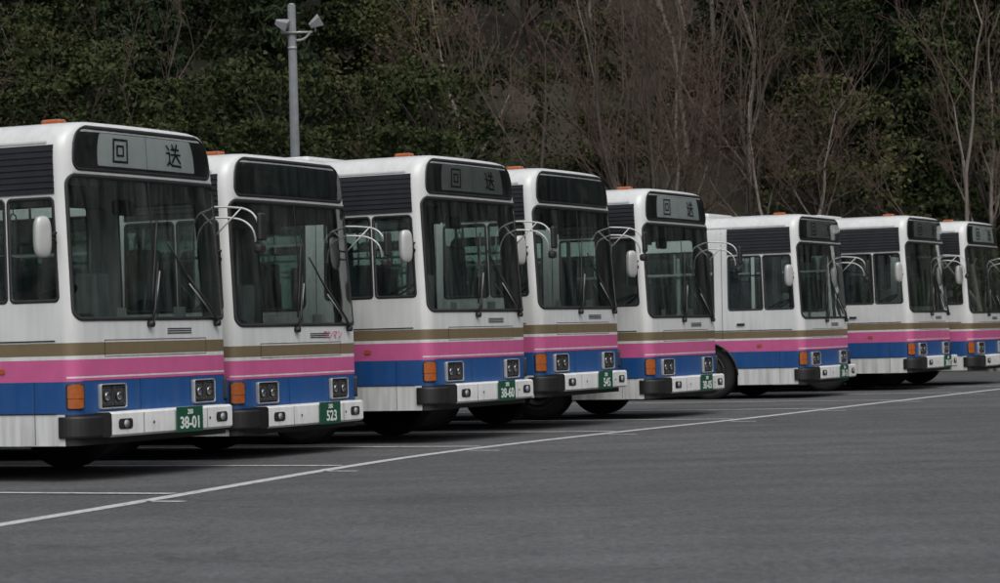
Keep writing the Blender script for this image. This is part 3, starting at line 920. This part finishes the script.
ev = [broadleaf(s, H, Rr, 'leafA') for s, H, Rr in ((1,9.0,2.3),(2,10.5,2.5),(3,8.0,2.1),(4,9.5,2.0))]
ol = [broadleaf(s, H, Rr, 'leafC', 50, 260, 0.08, 0.12) for s, H, Rr in ((11,5.0,1.8),(12,6.5,1.9))]
sh = [broadleaf(s, H, Rr, m_, 26, 240, 0.08, 0.02) for s, H, Rr, m_ in ((21,2.6,1.6,'leafC'),(22,3.0,1.7,'leafA'))]
br_ = [broadleaf(s, H, Rr, 'leafD', 26, 110, 0.07, 0.2) for s, H, Rr in ((31,7.5,1.9),)]
cf = [conifer(s, H, Rr) for s, H, Rr in ((5,12.5,2.3),(6,10.5,2.0),(7,14.0,2.4))]
ba = [bare(s, H, p) for s, H, p in ((8,10.5,True),(9,9.0,True),(10,11.0,False),(14,9.5,False),(17,10.0,True))]

forest = empty('forest')
rd = random.Random(99)
def place(kind, x, y, s=1.0):
    nm, me = kind
    o = obj(nm, me, forest, (x, y, hill_h(x, y)-0.1), (rd.uniform(-.05,.05), rd.uniform(-.05,.05), rd.uniform(0, 6.28)), (s*rd.uniform(.9,1.1), s*rd.uniform(.9,1.1), s*rd.uniform(.88,1.12)))
EV = lambda: ('evergreen_tree', rd.choice(ev)); OL = lambda: ('evergreen_tree', rd.choice(ol)); SH = lambda: ('shrub', rd.choice(sh))
BR = lambda: ('dry_leaf_tree', br_[0]); CF = lambda: ('conifer_tree', rd.choice(cf)); BA = lambda: ('bare_tree', rd.choice(ba))
def pick(u, row):
    r = rd.random()
    if u < -0.03: return EV() if r < .70 else (CF() if r < .82 else (BA() if r < .90 else OL()))
    if u < 0.01:  return EV() if r < .55 else (OL() if r < .65 else (CF() if r < .82 else BA()))
    if u < 0.12:
        if row <= 1: return BA() if r < .66 else (BR() if r < .74 else (OL() if r < .88 else EV()))
        if row == 2: return BA() if r < .35 else (CF() if r < .7 else EV())
        return BA() if r < .15 else (CF() if r < .55 else EV())
    return CF() if r < .45 else (OL() if r < .57 else (EV() if r < .90 else BA()))
rows = [1.5, 6.5, 12.5, 20, 29]
for ri, t in enumerate(rows):
    x = -17.0-t*0.15
    while x < 18+t*0.15:
        y = 58+1.5*math.sin(x*0.11)+t+rd.uniform(-1.8,1.8)
        k = pick(x/y, ri)
        place(k, x+rd.uniform(-.8,.8), y, 1.0 if ri < 2 else 1.12)
        if ri == 0 and rd.random() < 0.7: place(SH(), x+rd.uniform(-1.5,1.5), y-1.0+rd.uniform(-.5,.5))
        x += rd.uniform(2.2, 3.3)
for x in (-12.6, -8.3, -1.6, 1.6, 3.1, 4.6, 6.2, 7.9, 11.6):
    place(BA(), x+rd.uniform(-.4,.4), 57.5+1.5*math.sin(x*0.11)+rd.uniform(-.5,1.5), 0.95)
for ri, t in enumerate((2, 10)):
    y = -10.0
    while y < 60:
        x = 34+2*math.sin(y*0.09)+t+rd.uniform(-1.5,1.5)
        place((CF if rd.random() < .5 else EV)(), x, y, 1.25)
        if y > 0 and ri == 0:
            x = -42-2*math.sin(y*0.07)-t+rd.uniform(-1.5,1.5)
            place((CF if rd.random() < .4 else EV)(), x, y, 1.3)
        y += rd.uniform(4.8, 7.0)
    for rng_ in ((20, 58), (-50, -19)):
        x = rng_[0]
        while x < rng_[1]:
            y = 58+t+rd.uniform(-1.5,1.5)
            place((CF if rd.random() < .5 else EV)(), x, y, 1.2); x += rd.uniform(4.2,6.0)

# ------------------------------------------------------------------ light
el, az = math.radians(52), math.radians(165)
w = bpy.data.worlds.new('World'); scene.world = w; w.use_nodes = True
nt = w.node_tree
for n in list(nt.nodes): nt.nodes.remove(n)
out = nt.nodes.new('ShaderNodeOutputWorld'); bg = nt.nodes.new('ShaderNodeBackground'); sky = nt.nodes.new('ShaderNodeTexSky')
sky.sky_type = 'NISHITA'; sky.sun_disc = False; sky.sun_elevation = el; sky.sun_rotation = az
sky.air_density = 1.0; sky.dust_density = 4.0; sky.ozone_density = 1.0
hs = nt.nodes.new('ShaderNodeHueSaturation'); hs.inputs['Saturation'].default_value = 0.38
nt.links.new(sky.outputs[0], hs.inputs['Color']); nt.links.new(hs.outputs[0], bg.inputs[0]); nt.links.new(bg.outputs[0], out.inputs[0])
bg.inputs[1].default_value = 0.15
sl = bpy.data.lights.new('sun', 'SUN'); sl.energy = 1.1; sl.angle = math.radians(45); sl.color = (1.0, 0.98, 0.95)
so = bpy.data.objects.new('sun', sl); COL.objects.link(so)
sd = Vector((math.sin(az)*math.cos(el), math.cos(az)*math.cos(el), math.sin(el)))
so.rotation_euler = sd.to_track_quat('Z', 'Y').to_euler(); so.location = (0,0,60)

# ------------------------------------------------------------------ camera
cd = bpy.data.cameras.new('camera'); cam = bpy.data.objects.new('camera', cd); COL.objects.link(cam)
cd.sensor_width = 36; cd.lens = 90; cd.clip_end = 3000; cd.clip_start = 0.1
cd.dof.use_dof = True; cd.dof.focus_distance = 27.0; cd.dof.aperture_fstop = 4.5
Rm = Matrix.Rotation(math.radians(90+1.01), 4, 'X') @ Matrix.Rotation(math.radians(-1.5), 4, 'Z')
cam.matrix_world = Matrix.Translation((0, 0, 1.15)) @ Rm
scene.camera = cam
